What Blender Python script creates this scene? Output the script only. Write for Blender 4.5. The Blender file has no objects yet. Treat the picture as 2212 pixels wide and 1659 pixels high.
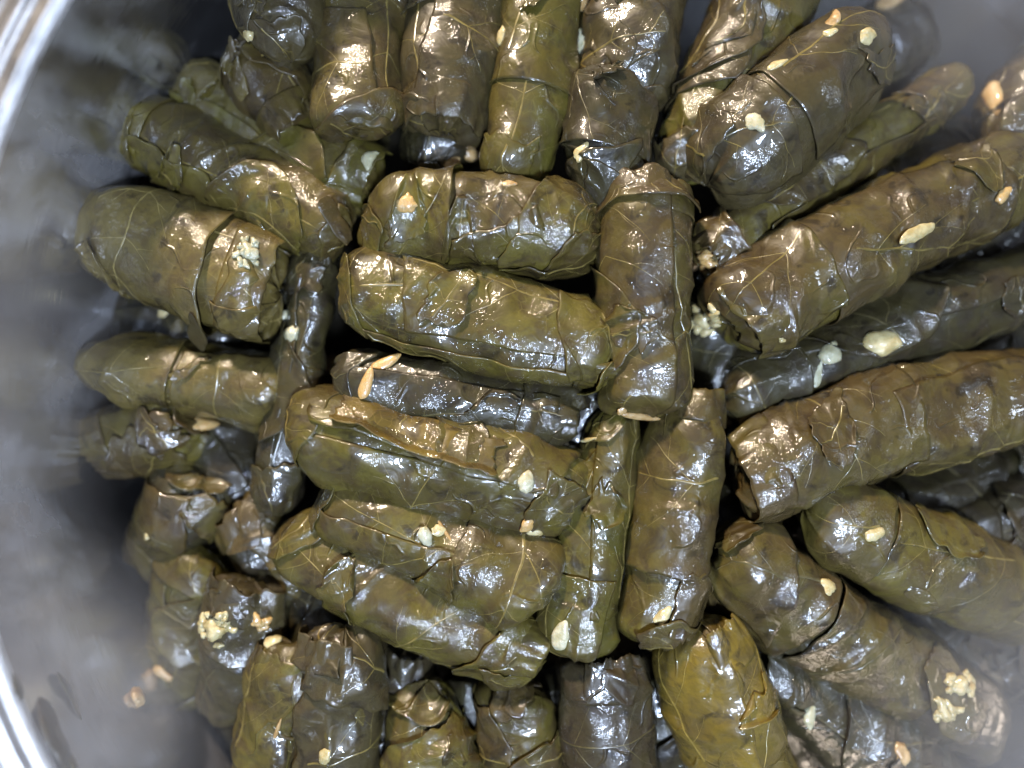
import bpy, math, random
import numpy as np
from mathutils import Vector

# ------------------------------------------------------------------ camera, world, lamps, exposure
scene = bpy.context.scene
COL = scene.collection
CM = 0.01                      # everything below is thought out in centimetres
CAM_H = 16.8                   # camera height above the tops of the middle rolls
PXCM = 95.0                    # picture units (2212 wide) per cm at z = 0

cam_d = bpy.data.cameras.new('camera')
cam = bpy.data.objects.new('camera', cam_d); COL.objects.link(cam)
cam.location = (0, 0, CAM_H*CM)
cam.rotation_euler = (0, 0, 0)
cam_d.sensor_width = 36.0
cam_d.lens = 36.0*CAM_H/(2212/PXCM)
cam_d.clip_start = 0.005; cam_d.clip_end = 20
cam_d.dof.use_dof = True
cam_d.dof.focus_distance = (CAM_H+0.25)*CM
cam_d.dof.aperture_fstop = 3.2
scene.camera = cam

world = bpy.data.worlds.new('World'); scene.world = world; world.use_nodes = True
bg = world.node_tree.nodes['Background']
bg.inputs[0].default_value = (0.80, 0.86, 1.0, 1); bg.inputs[1].default_value = 0.03

def area(name, loc, aim, size, power, col):
    d = bpy.data.lights.new(name, 'AREA'); d.shape = 'DISK'; d.size = size*CM
    d.energy = power; d.color = col
    o = bpy.data.objects.new(name, d); COL.objects.link(o)
    o.location = Vector(loc)*CM
    o.rotation_euler = (Vector(aim)*CM-o.location).to_track_quat('-Z', 'Y').to_euler()
    return o
area('warm_kitchen_lamp', (-18, 50, 27), (0, 0, -1), 5.5, 8.6, (1.0, 0.83, 0.64))
area('cool_window_lamp', (6, -17, 46), (0, 0, -1), 6.5, 6.9, (0.60, 0.74, 1.0))
area('cool_side_fill', (34, 6, 44), (-8, 0, 0), 8, 0.6, (0.70, 0.82, 1.0))  # added fill light that brightens the left wall of the pot

scene.view_settings.view_transform = 'Standard'
scene.view_settings.look = 'None'
scene.view_settings.exposure = -0.15
scene.view_settings.gamma = 1.0
scene.render.engine = 'CYCLES'
scene.cycles.use_denoising = True
scene.cycles.use_adaptive_sampling = True
scene.cycles.adaptive_threshold = 0.03
scene.cycles.max_bounces = 5
scene.cycles.diffuse_bounces = 3
scene.cycles.glossy_bounces = 4
scene.cycles.sample_clamp_indirect = 6.0

# ------------------------------------------------------------------ noise
_TAB = np.random.default_rng(4).uniform(-1, 1, 32**3).astype(np.float32)
def noise(p, seed=0):
    p = np.asarray(p, np.float32)+np.array([(seed*7.913) % 32, (seed*3.571) % 32, (seed*11.37) % 32], np.float32)
    i = np.floor(p).astype(np.int32); f = p-i
    f = f*f*(3-2*f)
    x0 = (i[..., 0] & 31) << 10; x1 = ((i[..., 0]+1) & 31) << 10
    y0 = (i[..., 1] & 31) << 5; y1 = ((i[..., 1]+1) & 31) << 5
    z0 = i[..., 2] & 31; z1 = (i[..., 2]+1) & 31
    fx, fy, fz = f[..., 0], f[..., 1], f[..., 2]
    g = lambda x, y: (lambda a, b: a+(b-a)*fz)(_TAB[x | y | z0], _TAB[x | y | z1])
    a = g(x0, y0); a = a+(g(x0, y1)-a)*fy
    b = g(x1, y0); b = b+(g(x1, y1)-b)*fy
    return a+(b-a)*fx
def fbm(p, seed=0, o=3):
    a, r = 1.0, 0
    for k in range(o):
        r = r+a*noise(p*(2.03**k)+k*7.3, seed+k); a *= 0.5
    return r
def ridge(p, seed=0):
    w = noise(p*0.8+3.1, seed+11)
    return 1-np.abs(noise(p+w[..., None]*np.array([0.55, -0.4, 0.45]), seed))
def n1(x, seed):
    x = np.asarray(x, float)
    return noise(np.stack([x, np.full_like(x, 0.37), np.full_like(x, 0.71)], -1), seed)
def sstep(a, b, x):
    t = np.clip((x-a)/(b-a), 0, 1); return t*t*(3-2*t)

# ------------------------------------------------------------------ materials
class NT:
    def __init__(s, name):
        s.m = bpy.data.materials.new(name); s.m.use_nodes = True
        s.t = s.m.node_tree; s.b = s.t.nodes['Principled BSDF']; s.coords = None
    def n(s, typ, **kw):
        nd = s.t.nodes.new(typ)
        for k, v in kw.items(): setattr(nd, k, v)
        return nd
    def l(s, a, b): s.t.links.new(a, b)
    def vec(s):
        tc = s.n('ShaderNodeTexCoord'); oi = s.n('ShaderNodeObjectInfo')
        ml = s.n('ShaderNodeVectorMath', operation='MULTIPLY_ADD')
        ml.inputs[1].default_value = (100, 100, 100)      # metres -> cm
        sc = s.n('ShaderNodeVectorMath', operation='SCALE'); sc.inputs[0].default_value = (37, 53, 71)
        s.l(oi.outputs['Random'], sc.inputs['Scale'])
        s.l(tc.outputs['Object'], ml.inputs[0]); s.l(sc.outputs[0], ml.inputs[2])
        s.coords = ml.outputs[0]; return s.coords
    def noise(s, scale, detail=4, rough=0.55, dist=0.0):
        nd = s.n('ShaderNodeTexNoise'); s.l(s.coords, nd.inputs['Vector'])
        nd.inputs['Scale'].default_value = scale; nd.inputs['Detail'].default_value = detail
        nd.inputs['Roughness'].default_value = rough; nd.inputs['Distortion'].default_value = dist
        return nd.outputs['Fac']
    def voro(s, scale, feature='F1'):
        nd = s.n('ShaderNodeTexVoronoi', feature=feature); s.l(s.coords, nd.inputs['Vector'])
        nd.inputs['Scale'].default_value = scale; return nd.outputs['Distance']
    def ramp(s, fac, a, b, c0=0.0, c1=1.0):
        nd = s.n('ShaderNodeMapRange'); nd.interpolation_type = 'SMOOTHSTEP'
        s.l(fac, nd.inputs[0])
        for k, v in zip((1, 2, 3, 4), (a, b, c0, c1)): nd.inputs[k].default_value = v
        return nd.outputs[0]
    def mix(s, fac, a, b):
        nd = s.n('ShaderNodeMix', data_type='RGBA')
        if isinstance(fac, (int, float)): nd.inputs[0].default_value = fac
        else: s.l(fac, nd.inputs[0])
        for q, sk in ((a, nd.inputs[6]), (b, nd.inputs[7])):
            if isinstance(q, tuple): sk.default_value = q+(1,) if len(q) == 3 else q
            else: s.l(q, sk)
        return nd.outputs[2]
    def math(s, op, a, b=None):
        nd = s.n('ShaderNodeMath', operation=op)
        for k, q in enumerate((a, b)):
            if q is None: continue
            if isinstance(q, (int, float)): nd.inputs[k].default_value = q
            else: s.l(q, nd.inputs[k])
        return nd.outputs[0]
    def bump(s, h, dist, strength=1.0, normal=None):
        nd = s.n('ShaderNodeBump'); nd.inputs['Distance'].default_value = dist; nd.inputs['Strength'].default_value = strength
        s.l(h, nd.inputs['Height'])
        if normal is not None: s.l(normal, nd.inputs['Normal'])
        return nd.outputs[0]

def leaf_material(name, c1, c2, c3, mottle=0.75, rough=0.46):
    c1, c2, c3 = [(c[0]*0.80, c[1]*0.745, c[2]*0.80) for c in (c1, c2, c3)]
    s = NT(name); s.vec()
    big = s.ramp(s.noise(0.55, 2, 0.5, 0.4), 0.38, 0.62)
    mid = s.ramp(s.noise(1.7, 4, 0.6, 0.8), 0.42, 0.66)
    fine = s.noise(9.0, 2, 0.6)
    col = s.mix(big, c1, c2)
    col = s.mix(s.math('MULTIPLY', mid, mottle), col, c3)
    dk = s.ramp(s.noise(1.35, 4, 0.6, 0.6), 0.56, 0.68)
    col = s.mix(s.math('MULTIPLY', dk, 0.8), col, tuple(x*0.34 for x in c3))
    # fine net of veins in the leaf itself
    net = s.ramp(s.voro(3.0, 'DISTANCE_TO_EDGE'), 0.0, 0.045, 1.0, 0.0)
    lite = tuple(min(1, x*1.6+0.015) for x in c1)
    patch = s.ramp(s.noise(0.9, 2), 0.46, 0.62)
    col = s.mix(s.math('MULTIPLY', s.math('MULTIPLY', net, patch), 0.30), col, lite)
    sh = s.ramp(fine, 0.3, 0.7, 0.0, 0.25)
    col = s.mix(sh, col, tuple(x*0.55 for x in c2))
    s.l(col, s.b.inputs['Base Color'])
    s.b.inputs['Roughness'].default_value = rough
    s.b.inputs['Specular IOR Level'].default_value = 0.30
    # wet film: a coat; in patches tiny goose-bumps break the lamps into sparkles, elsewhere it lies smooth
    h1 = s.noise(1.5, 3, 0.5, 0.5)
    h2 = s.noise(13.0, 2, 0.6)
    nb = s.bump(h1, 0.0008, 0.7)
    cr = s.math('ABSOLUTE', s.math('SUBTRACT', s.noise(0.75, 1, 0.4, 0.3), 0.5))
    nb = s.bump(s.math('MULTIPLY', s.ramp(cr, 0.0, 0.022, 1.0, 0.0), patch), 0.00028, 0.8, nb)
    s.l(nb, s.b.inputs['Normal'])
    rgh = s.ramp(s.noise(1.0, 3, 0.6), 0.40, 0.56, 0.10, 1.0)
    nb3 = s.bump(s.math('MULTIPLY', h2, rgh), 0.00034, 1.0, nb)
    wet = s.ramp(s.noise(0.8, 3, 0.6, 0.5), 0.36, 0.52, 0.15, 1.0)
    s.l(wet, s.b.inputs['Coat Weight'])
    s.b.inputs['Coat Roughness'].default_value = 0.05
    s.b.inputs['Coat IOR'].default_value = 1.48
    s.l(nb3, s.b.inputs['Coat Normal'])
    return s.m

LEAF = {
 'olive':  ((0.104, 0.088, 0.013), (0.070, 0.055, 0.011), (0.050, 0.034, 0.012)),
 'green':  ((0.078, 0.071, 0.010), (0.080, 0.064, 0.011), (0.048, 0.036, 0.011)),
 'brown':  ((0.066, 0.047, 0.013), (0.082, 0.066, 0.013), (0.036, 0.024, 0.011)),
 'grey':   ((0.066, 0.053, 0.018), (0.054, 0.044, 0.014), (0.034, 0.025, 0.012)),
 'dark':   ((0.038, 0.033, 0.012), (0.046, 0.039, 0.011), (0.025, 0.019, 0.011)),
 'slate':  ((0.046, 0.038, 0.014), (0.040, 0.031, 0.012), (0.028, 0.020, 0.011)),
 'pale':   ((0.122, 0.096, 0.022), (0.088, 0.070, 0.016), (0.062, 0.044, 0.015)),
 'yellow': ((0.165, 0.118, 0.012), (0.112, 0.082, 0.012), (0.080, 0.060, 0.016)),
 'gold':   ((0.140, 0.098, 0.013), (0.098, 0.072, 0.013), (0.072, 0.050, 0.016)),
 'deep':   ((0.030, 0.027, 0.008), (0.026, 0.021, 0.008), (0.018, 0.014, 0.007)),  # darkest leaf, for the lower rolls, so the gaps look dark
}
LMAT = {k: leaf_material('leaf_'+k, *v) for k, v in LEAF.items()}

def vein_material(name, c):
    s = NT(name); s.vec()
    f = s.ramp(s.noise(4.0, 3), 0.35, 0.7)
    s.l(s.mix(f, c, tuple(x*0.5 for x in c)), s.b.inputs['Base Color'])
    s.b.inputs['Roughness'].default_value = 0.35
    s.b.inputs['Coat Weight'].default_value = 0.4; s.b.inputs['Coat Roughness'].default_value = 0.12
    return s.m
VMAT = {'olive': vein_material('vein_tan', (0.150, 0.112, 0.030)), 'dark': vein_material('vein_dull', (0.080, 0.064, 0.024)),
        'yellow': vein_material('vein_yellow', (0.22, 0.155, 0.03)), 'pale': vein_material('vein_pale', (0.19, 0.145, 0.045))}
def vmat(c): return VMAT[{'dark': 'dark', 'slate': 'dark', 'deep': 'dark', 'yellow': 'yellow', 'pale': 'pale'}.get(c, 'olive')]

def food_material(name, c, c2, sss=0.25, rough=0.38):
    s = NT(name); s.vec()
    f = s.ramp(s.noise(3.5, 4, 0.6), 0.35, 0.68)
    s.l(s.mix(f, c, c2), s.b.inputs['Base Color'])
    s.b.inputs['Roughness'].default_value = rough
    s.b.inputs['Subsurface Weight'].default_value = sss
    s.b.inputs['Subsurface Radius'].default_value = (0.0016, 0.001, 0.0005)
    s.b.inputs['Subsurface Scale'].default_value = 1.0
    s.b.inputs['Coat Weight'].default_value = 0.5; s.b.inputs['Coat Roughness'].default_value = 0.12
    s.l(s.bump(s.noise(9, 4, 0.6), 0.0005, 0.6), s.b.inputs['Normal'])
    return s.m
FMAT = {'cream': food_material('rice_cream', (0.44, 0.37, 0.19), (0.30, 0.23, 0.09)),
        'white': food_material('rice_white', (0.44, 0.41, 0.28), (0.30, 0.27, 0.15)),
        'tan': food_material('rice_tan', (0.40, 0.27, 0.12), (0.28, 0.17, 0.06)),
        'orange': food_material('rice_orange', (0.42, 0.25, 0.08), (0.38, 0.26, 0.11)),
        'glassy': food_material('onion_glassy', (0.36, 0.34, 0.22), (0.25, 0.23, 0.13))}

def steel_material(name, rough, streak, tint, film=0.0):
    s = NT(name)
    tc = s.n('ShaderNodeTexCoord'); ml = s.n('ShaderNodeVectorMath', operation='MULTIPLY'); ml.inputs[1].default_value = (100, 100, 100)
    s.l(tc.outputs['Object'], ml.inputs[0]); s.coords = ml.outputs[0]
    s.b.inputs['Metallic'].default_value = 1.0
    s.l(s.mix(s.ramp(s.noise(0.5, 4), 0.35, 0.65), tint, tuple(x*0.86 for x in tint)), s.b.inputs['Base Color'])
    # lathe streaks running round the pot: noise over radius and height only
    sep = s.n('ShaderNodeSeparateXYZ'); s.l(s.coords, sep.inputs[0])
    r2 = s.math('SQRT', s.math('ADD', s.math('MULTIPLY', sep.outputs[0], sep.outputs[0]), s.math('MULTIPLY', sep.outputs[1], sep.outputs[1])))
    cb = s.n('ShaderNodeCombineXYZ'); s.l(r2, cb.inputs[0]); s.l(sep.outputs[2], cb.inputs[2])
    base = s.coords; s.coords = cb.outputs[0]
    st = s.noise(9.0, 4, 0.7); s.coords = base
    sm = s.noise(0.9, 5, 0.6)
    s.l(s.math('ADD', s.ramp(sm, 0.35, 0.7, rough-0.06, rough+0.10), s.ramp(st, 0.3, 0.7, 0, streak*0.2)), s.b.inputs['Roughness'])
    nb = s.bump(st, 0.0004*streak, 0.8)
    nb = s.bump(s.noise(0.9, 2), 0.0003, 0.3, nb)
    s.l(nb, s.b.inputs['Normal'])
    if film:
        # dried cooking film and steam droplets on the inner wall (diffuse, patchy)
        d = s.n('ShaderNodeBsdfPrincipled')
        d.inputs['Base Color'].default_value = (0.36, 0.34, 0.33, 1); d.inputs['Roughness'].default_value = 0.5
        sp = s.ramp(s.voro(1.6), 0.10, 0.16, 1.0, 0.0)
        s.l(s.mix(s.math('MULTIPLY', sp, s.ramp(s.noise(0.8, 2), 0.5, 0.6, 0.0, 0.7)), (0.42, 0.40, 0.39), (0.16, 0.14, 0.12)), d.inputs['Base Color'])
        s.l(s.bump(s.noise(6, 3), 0.0004, 0.5), d.inputs['Normal'])
        mx = s.n('ShaderNodeMixShader')
        s.l(s.ramp(s.noise(0.22, 5, 0.6, 0.6), 0.42, 0.62, film*0.15, film*1.6), mx.inputs[0])
        s.l(s.b.outputs[0], mx.inputs[1]); s.l(d.outputs[0], mx.inputs[2])
        s.l(mx.outputs[0], s.t.nodes['Material Output'].inputs['Surface'])
    return s.m
M_WALL = steel_material('steel_wall', 0.13, 0.25, (0.62, 0.62, 0.66), film=0.22)
M_RIM = steel_material('steel_rim', 0.26, 1.2, (0.56, 0.54, 0.52))

# ------------------------------------------------------------------ mesh helpers
def mesh_obj(name, verts, faces, mat, parent=None, loc=None, smooth=True):
    me = bpy.data.meshes.new(name)
    v = np.asarray(verts, float)*CM
    if loc is not None: v = v-np.asarray(loc)*CM
    f = np.asarray(faces, np.int32); n = len(f)
    me.vertices.add(len(v)); me.vertices.foreach_set('co', v.astype(np.float32).ravel())
    me.loops.add(n*4); me.loops.foreach_set('vertex_index', f.ravel())
    me.polygons.add(n); me.polygons.foreach_set('loop_start', np.arange(n, dtype=np.int32)*4)
    me.polygons.foreach_set('use_smooth', np.full(n, smooth))
    me.materials.append(mat); me.update(calc_edges=True)
    o = bpy.data.objects.new(name, me); COL.objects.link(o)
    if parent is not None: o.parent = parent
    elif loc is not None: o.location = Vector(loc)*CM
    return o
def tag(o, label, cat, group=None, kind=None):
    if label: o['label'] = label
    if cat: o['category'] = cat
    if group: o['group'] = group
    if kind: o['kind'] = kind
    return o
def empty(name, loc):
    o = bpy.data.objects.new(name, None); COL.objects.link(o)
    o.location = Vector(loc)*CM; o.empty_display_size = 0.005
    return o
def grid_faces(nu, nv, wrap=False):
    i = np.arange(nu-1)[:, None]*nv; j = np.arange(nv if wrap else nv-1)[None, :]; k = (j+1) % nv
    return np.stack([(i+j), (i+nv+j), (i+nv+k), (i+k)], -1).reshape(-1, 4)
def place(px, py, z):
    k = (CAM_H-z)/CAM_H/PXCM
    return np.array([(px-1106)*k, -(py-829.5)*k, z])

# ------------------------------------------------------------------ the pot and what it stands on
POT = np.array([4.6, -0.3, 0.0]); PR = 15.66; ZB = -7.5; ZR = 2.0
def lathe(prof, name, mat, parent, n=160):
    v = []; m = len(prof)
    for k in range(n):
        a = 2*math.pi*k/n
        for r, z in prof: v.append((POT[0]+r*math.cos(a), POT[1]+r*math.sin(a), z))
    f = []
    for k in range(n):
        q = (k+1) % n
        for j in range(m-1): f.append((k*m+j, q*m+j, q*m+j+1, k*m+j+1))
    return mesh_obj(name, v, f, mat, parent, (POT[0], POT[1], ZB-0.4))
pot = empty('cooking_pot', (POT[0], POT[1], ZB-0.4))
tag(pot, 'round stainless steel cooking pot holding the stuffed leaves', 'pot')
fil = [(PR-1.0+1.0*math.sin(a), ZB+1.0-1.0*math.cos(a)) for a in np.linspace(0, math.pi/2, 9)]
lathe([(0.01, ZB), (6, ZB), (10, ZB)]+fil, 'base', M_WALL, pot)
lathe([fil[-1], (PR, ZB+3), (PR, ZB+6), (PR, ZR-0.5), (PR+0.03, ZR-0.12)], 'wall', M_WALL, pot)
rimp = [(PR+0.03, ZR-0.12), (PR+0.10, ZR+0.02), (PR+0.22, ZR+0.10), (PR+0.36, ZR+0.10), (PR+0.46, ZR+0.02), (PR+0.56, ZR+0.06),
        (PR+0.70, ZR+0.15), (PR+0.86, ZR+0.15), (PR+0.98, ZR+0.06), (PR+1.08, ZR+0.10), (PR+1.22, ZR+0.14), (PR+1.36, ZR+0.06), (PR+1.42, ZR-0.1), (PR+1.30, ZR-0.3), (PR+0.5, ZR-0.4)]
lathe(rimp, 'rim', M_RIM, pot)
lathe([(PR+0.5, ZR-0.4), (PR+0.3, ZR-1.2), (PR+0.3, ZB+0.6), (PR-0.8, ZB-0.4), (0.01, ZB-0.4)], 'outer_wall', M_RIM, pot)
s = NT('counter_stone'); s.vec()
s.l(s.mix(s.ramp(s.noise(1.2, 6, 0.7), 0.4, 0.6), (0.20, 0.17, 0.15), (0.10, 0.085, 0.075)), s.b.inputs['Base Color'])
s.b.inputs['Roughness'].default_value = 0.4
ct = mesh_obj('countertop', [(-40, -40, ZB-0.45), (48, -40, ZB-0.45), (48, 40, ZB-0.45), (-40, 40, ZB-0.45)], [(0, 1, 2, 3)], s.m)
tag(ct, 'dark speckled countertop under the pot', 'countertop', kind='structure')

s = NT('gap_darkening_juice'); s.vec()  # dark liquid sheet added so the gaps over the base look dark
s.b.inputs['Base Color'].default_value = (0.022, 0.018, 0.011, 1); s.b.inputs['Roughness'].default_value = 0.4; s.b.inputs['Specular IOR Level'].default_value = 0.12
s.l(s.bump(s.noise(0.8, 2), 0.0003, 0.4), s.b.inputs['Normal'])
NJ = 96
jv = [(POT[0], POT[1], ZB+1.45)]+[(POT[0]+(PR-0.01)*math.cos(2*math.pi*k/NJ), POT[1]+(PR-0.01)*math.sin(2*math.pi*k/NJ), ZB+1.45) for k in range(NJ)]
jo = mesh_obj('gap_darkening_juice', jv, [(0, 1+k, 1+(k+1) % NJ, 1+(k+2) % NJ) for k in range(0, NJ, 2)], s.m)
tag(jo, 'dark oily juice sheet added to darken the gaps over the pot bottom', 'juice', kind='structure')

# ------------------------------------------------------------------ a stuffed leaf
class Roll:
    def __init__(s, A, B, w, bend=(0, 0), flat=0.92, cap=(0.55, 0.55), ends=(0.85, 0.85), pow_=2.3, seed=1, crease=1.0, oblique=1.0):
        s.seed = seed; s.oblique = oblique; s.crease = crease*0.82
        s.A = place(*A); s.B = place(*B)
        mid = place((A[0]+B[0])/2+bend[0], (A[1]+B[1])/2+bend[1], (A[2]+B[2])/2+0.06)
        zc = (A[2]+B[2])/2
        s.R = w/2/PXCM*(CAM_H-zc)/CAM_H
        s.flat = flat
        tt = np.linspace(0, 1, 80)[:, None]
        s.C = 2*mid-(s.A+s.B)/2
        P = (1-tt)**2*s.A+2*tt*(1-tt)*s.C+tt**2*s.B
        d = np.r_[0, np.cumsum(np.linalg.norm(np.diff(P, axis=0), axis=1))]
        s.L = d[-1]; s.d = d; s.P = P
        T = np.gradient(P, axis=0); s.T = T/np.linalg.norm(T, axis=1)[:, None]
        # profile: distance along the axis, radius
        n = 400; x = np.linspace(0, s.L, n)
        ca, cb = cap[0]*s.R*1.25, cap[1]*s.R*1.25
        ra = np.where(x < ca, (np.clip(1-(1-x/ca)**pow_, 0, 1))**(1/pow_), 1)
        rb = np.where(s.L-x < cb, (np.clip(1-(1-(s.L-x)/cb)**pow_, 0, 1))**(1/pow_), 1)
        q = x/s.L
        tap = 1-(1-ends[0])*(1-sstep(0, 0.45, q))-(1-ends[1])*sstep(0.55, 1, q)
        r = s.R*tap*ra*rb
        arc = np.r_[0, np.cumsum(np.hypot(np.diff(x), np.diff(r)))]
        s.px, s.pr, s.parc = x, r, arc/arc[-1]; s.arcl = arc[-1]
        dx, dr = np.gradient(x), np.gradient(r); h = np.hypot(dx, dr)
        s.nx, s.nr = -dr/h, dx/h
    def base(s, u, v):
        """u 0..1 along the skin from pole to pole, v degrees, 90 faces up"""
        u = np.clip(u, 0, 1); a = np.radians(v)
        x = np.interp(u, s.parc, s.px); r = np.interp(u, s.parc, s.pr)
        nx = np.interp(u, s.parc, s.nx); nr = np.interp(u, s.parc, s.nr)
        C = np.stack([np.interp(x, s.d, s.P[:, k]) for k in range(3)], -1)
        T = np.stack([np.interp(x, s.d, s.T[:, k]) for k in range(3)], -1)
        T /= np.linalg.norm(T, axis=-1, keepdims=True)
        up = np.array([0, 0, 1.0]); W = np.cross(T, up); W /= np.linalg.norm(W, axis=-1, keepdims=True)
        U = np.cross(W, T)
        rg = random.Random(s.seed*991); f1, f2, f3, f4 = [rg.uniform(0, 6.28) for _ in range(4)]
        ta, tb = rg.uniform(0.1, 0.38)*s.R*s.oblique, rg.uniform(0.1, 0.38)*s.R*s.oblique
        rad = np.cos(a)[..., None]*W+np.sin(a)[..., None]*U*s.flat
        r = r*(1+0.05*np.cos(2*a+f1+0.25*x)+0.035*np.cos(3*a+f2-0.35*x))
        P = C+r[..., None]*rad
        wa = 1-sstep(0, 1.5*s.R, x); wb = sstep(s.L-1.5*s.R, s.L, x)
        P = P-np.array([0, 0, 1.0])*(0.10*s.R*np.clip(np.abs(np.cos(a))-0.75, 0, 1))[..., None]
        P = P+T*((ta*wa*np.cos(a-f3)+tb*wb*np.cos(a-f4))*r/s.R)[..., None]
        N = nr[..., None]*rad+nx[..., None]*T
        N /= np.linalg.norm(N, axis=-1, keepdims=True)
        return P, N, x, r
    def low(s, P, x, r, v):
        q = P-s.A
        k = s.seed*13.7
        d = 0.15*fbm(q*0.5+k, s.seed, 2)+0.07*fbm(q*1.2+k, s.seed+5, 2)
        d += s.crease*0.10*(ridge(q*0.7+k, s.seed+21)**3-0.4)
        e = np.exp(-np.minimum(x, s.L-x)/0.55)
        va = np.radians(v)
        pl = ridge(np.stack([np.cos(va)*1.8, np.sin(va)*1.8, x*0.3], -1)+k, s.seed+31)**2
        d += s.crease*0.17*e*(pl-0.45)
        # tension folds running askew round the roll, in patches
        b = va*s.R; dr = 1 if s.seed % 2 else -1
        tf = ridge(np.stack([x*1.5+dr*b*0.55, b*0.35, b*0+0.3], -1)+k, s.seed+71)**4
        d += s.crease*0.12*tf*sstep(-0.2, 0.4, noise(q*0.6+k, s.seed+81))
        return d*np.clip(r/(0.35*s.R), 0.12, 1)
    def fine(s, P, x, r, v, sd):
        q = P-s.A; k = s.seed*7.1+sd*3.3
        d = 0.040*(ridge(q*1.2+k, s.seed+41+sd)**6)+0.012*fbm(q*3.0+k, s.seed+51+sd, 2)
        return s.crease*d*np.clip(r/(0.5*s.R), 0.1, 1)
    def surf(s, u, v, off=0.0, sd=0):
        P, N, x, r = s.base(u, v)
        d = s.low(P, x, r, v)+s.fine(P, x, r, v, sd)+off
        s.lastN = N
        return P+N*d[..., None]
    def body(s, parent, loc, mat, nu=112, nv=80):
        uu = np.linspace(0, 1, nu); vv = np.linspace(0, 360, nv, endpoint=False)
        U, V = np.meshgrid(uu, vv, indexing='ij')
        X = s.surf(U.ravel(), V.ravel())
        return mesh_obj('leaf_roll', X, grid_faces(nu, nv, True), mat, parent, loc)
    def sheet_uv(s, S, Tt, spec, sd):
        u0, u1, v0, v1, slope, teeth, wob = [spec[k] for k in ('u0', 'u1', 'v0', 'v1', 'slope', 'teeth', 'wob')]
        tooth = lambda x, ph: teeth*(np.abs(((x*spec['nt']+ph) % 1)-0.5)*2-0.5)
        du = 1/s.arcl; dv = math.degrees(1/s.R)
        a = Tt*3+sd*5.1; b = S*3+sd*9.7
        ul = u0+(wob*n1(a, sd+1)+wob*0.4*n1(a*3, sd+2)+tooth(Tt, 0.1))*du*(u0 > 0.01)
        ur = u1+(wob*n1(a+40, sd+3)+wob*0.4*n1(a*3+40, sd+4)+tooth(Tt, 0.6))*du*(u1 < 0.99)
        sk = spec.get('skew', 0)*(Tt-0.5)*du; ul = ul+sk*(u0 > 0.01); ur = ur+sk*(u1 < 0.99)
        vl = v0+slope*(S-0.5)+(wob*n1(b, sd+5)+0.4*wob*n1(b*3, sd+6)+tooth(S, 0.3))*dv
        vr = v1+slope*(S-0.5)+(wob*n1(b+40, sd+7)+0.4*wob*n1(b*3+40, sd+8)+tooth(S, 0.8))*dv
        # round the corners like a leaf lobe
        rc = spec.get('round', 0.0)
        if rc:
            bow = rc*(2*np.abs(S-0.5))**2.2
            vr = vr-bow*(v1-v0); vl = vl+bow*(v1-v0)*spec.get('round_lo', 0)
        return ul+(ur-ul)*S, vl+(vr-vl)*Tt
    def sheet_pts(s, S, Tt, spec, sd, extra=0.0):
        u, v = s.sheet_uv(S, Tt, spec, sd)
        off = spec['off']+extra
        L = spec['lift']
        nz = 0.55+0.45*n1(S*4+sd*3.0, sd+9); nt = 0.55+0.45*n1(Tt*4+sd*3.0, sd+10)
        off = off+L[0]*nt*sstep(0.22, 0, S)+L[1]*nt*sstep(0.78, 1, S)+L[2]*nz*sstep(0.22, 0, Tt)+L[3]*nz*sstep(0.78, 1, Tt)
        return s.surf(u, v, off, sd=sd)
    def sheet(s, name, parent, loc, mat, spec, sd, nu=52, nv=44):
        S, Tt = np.meshgrid(np.linspace(0, 1, nu), np.linspace(0, 1, nv), indexing='ij')
        X = s.sheet_pts(S.ravel(), Tt.ravel(), spec, sd)
        Y = X-s.lastN*0.035            # thickness: a second skin under the first
        n = nu*nv; f = grid_faces(nu, nv)
        g = f[:, ::-1]+n
        lp = np.array([i*nv for i in range(nu)]+[(nu-1)*nv+j for j in range(1, nv)]+[i*nv+nv-1 for i in range(nu-2, -1, -1)]+[j for j in range(nv-2, 0, -1)])
        nx_ = np.roll(lp, -1)
        rim = np.stack([nx_, lp, lp+n, nx_+n], -1)
        return mesh_obj(name, np.r_[X, Y], np.r_[f, g, rim], mat, parent, loc)

def crown(R, end, v0, v1, length, root, loc, mat, sd, flare=0.12, nu=14, nv=60, start=0.75):
    """leaf edge standing past the end of a roll like a ragged open tube"""
    S, Tt = np.meshgrid(np.linspace(0, 1, nu), np.linspace(0, 1, nv), indexing='ij'); S, Tt = S.ravel(), Tt.ravel()
    v = v0+(v1-v0)*Tt
    xe = start*R.R
    uE = np.interp(R.L-xe if end == 'B' else xe, R.px, R.parc)
    X = R.surf(np.full_like(v, uE), v, 0.05, sd=sd); N = R.lastN
    T = (R.T[-1] if end == 'B' else -R.T[0])
    le = (xe+length*(0.45+0.55*n1(Tt*5+sd, sd)+0.30*n1(Tt*17+sd, sd+1)+0.22*n1(Tt*37, sd+2)))*sstep(0, 0.06, Tt)*sstep(1, 0.94, Tt)
    fl = flare*(0.3+1.0*n1(Tt*6+sd*2, sd+3)+0.5*n1(Tt*15, sd+4))
    X = X+T*(le*S)[:, None]+N*(fl*S**1.6+0.03*np.sin(S*5+Tt*20)*S)[:, None]-N*(0.16*R.R*S**2)[:, None]
    Y = X-N*0.03
    n = nu*nv; f = grid_faces(nu, nv)
    lp = np.array([i*nv for i in range(nu)]+[(nu-1)*nv+j for j in range(1, nv)]+[i*nv+nv-1 for i in range(nu-2, -1, -1)]+[j for j in range(nv-2, 0, -1)])
    nx_ = np.roll(lp, -1); rim = np.stack([nx_, lp, lp+n, nx_+n], -1)
    mesh_obj('leaf_edge', np.r_[X, Y], np.r_[f, f[:, ::-1]+n, rim], mat, root, loc)

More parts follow.
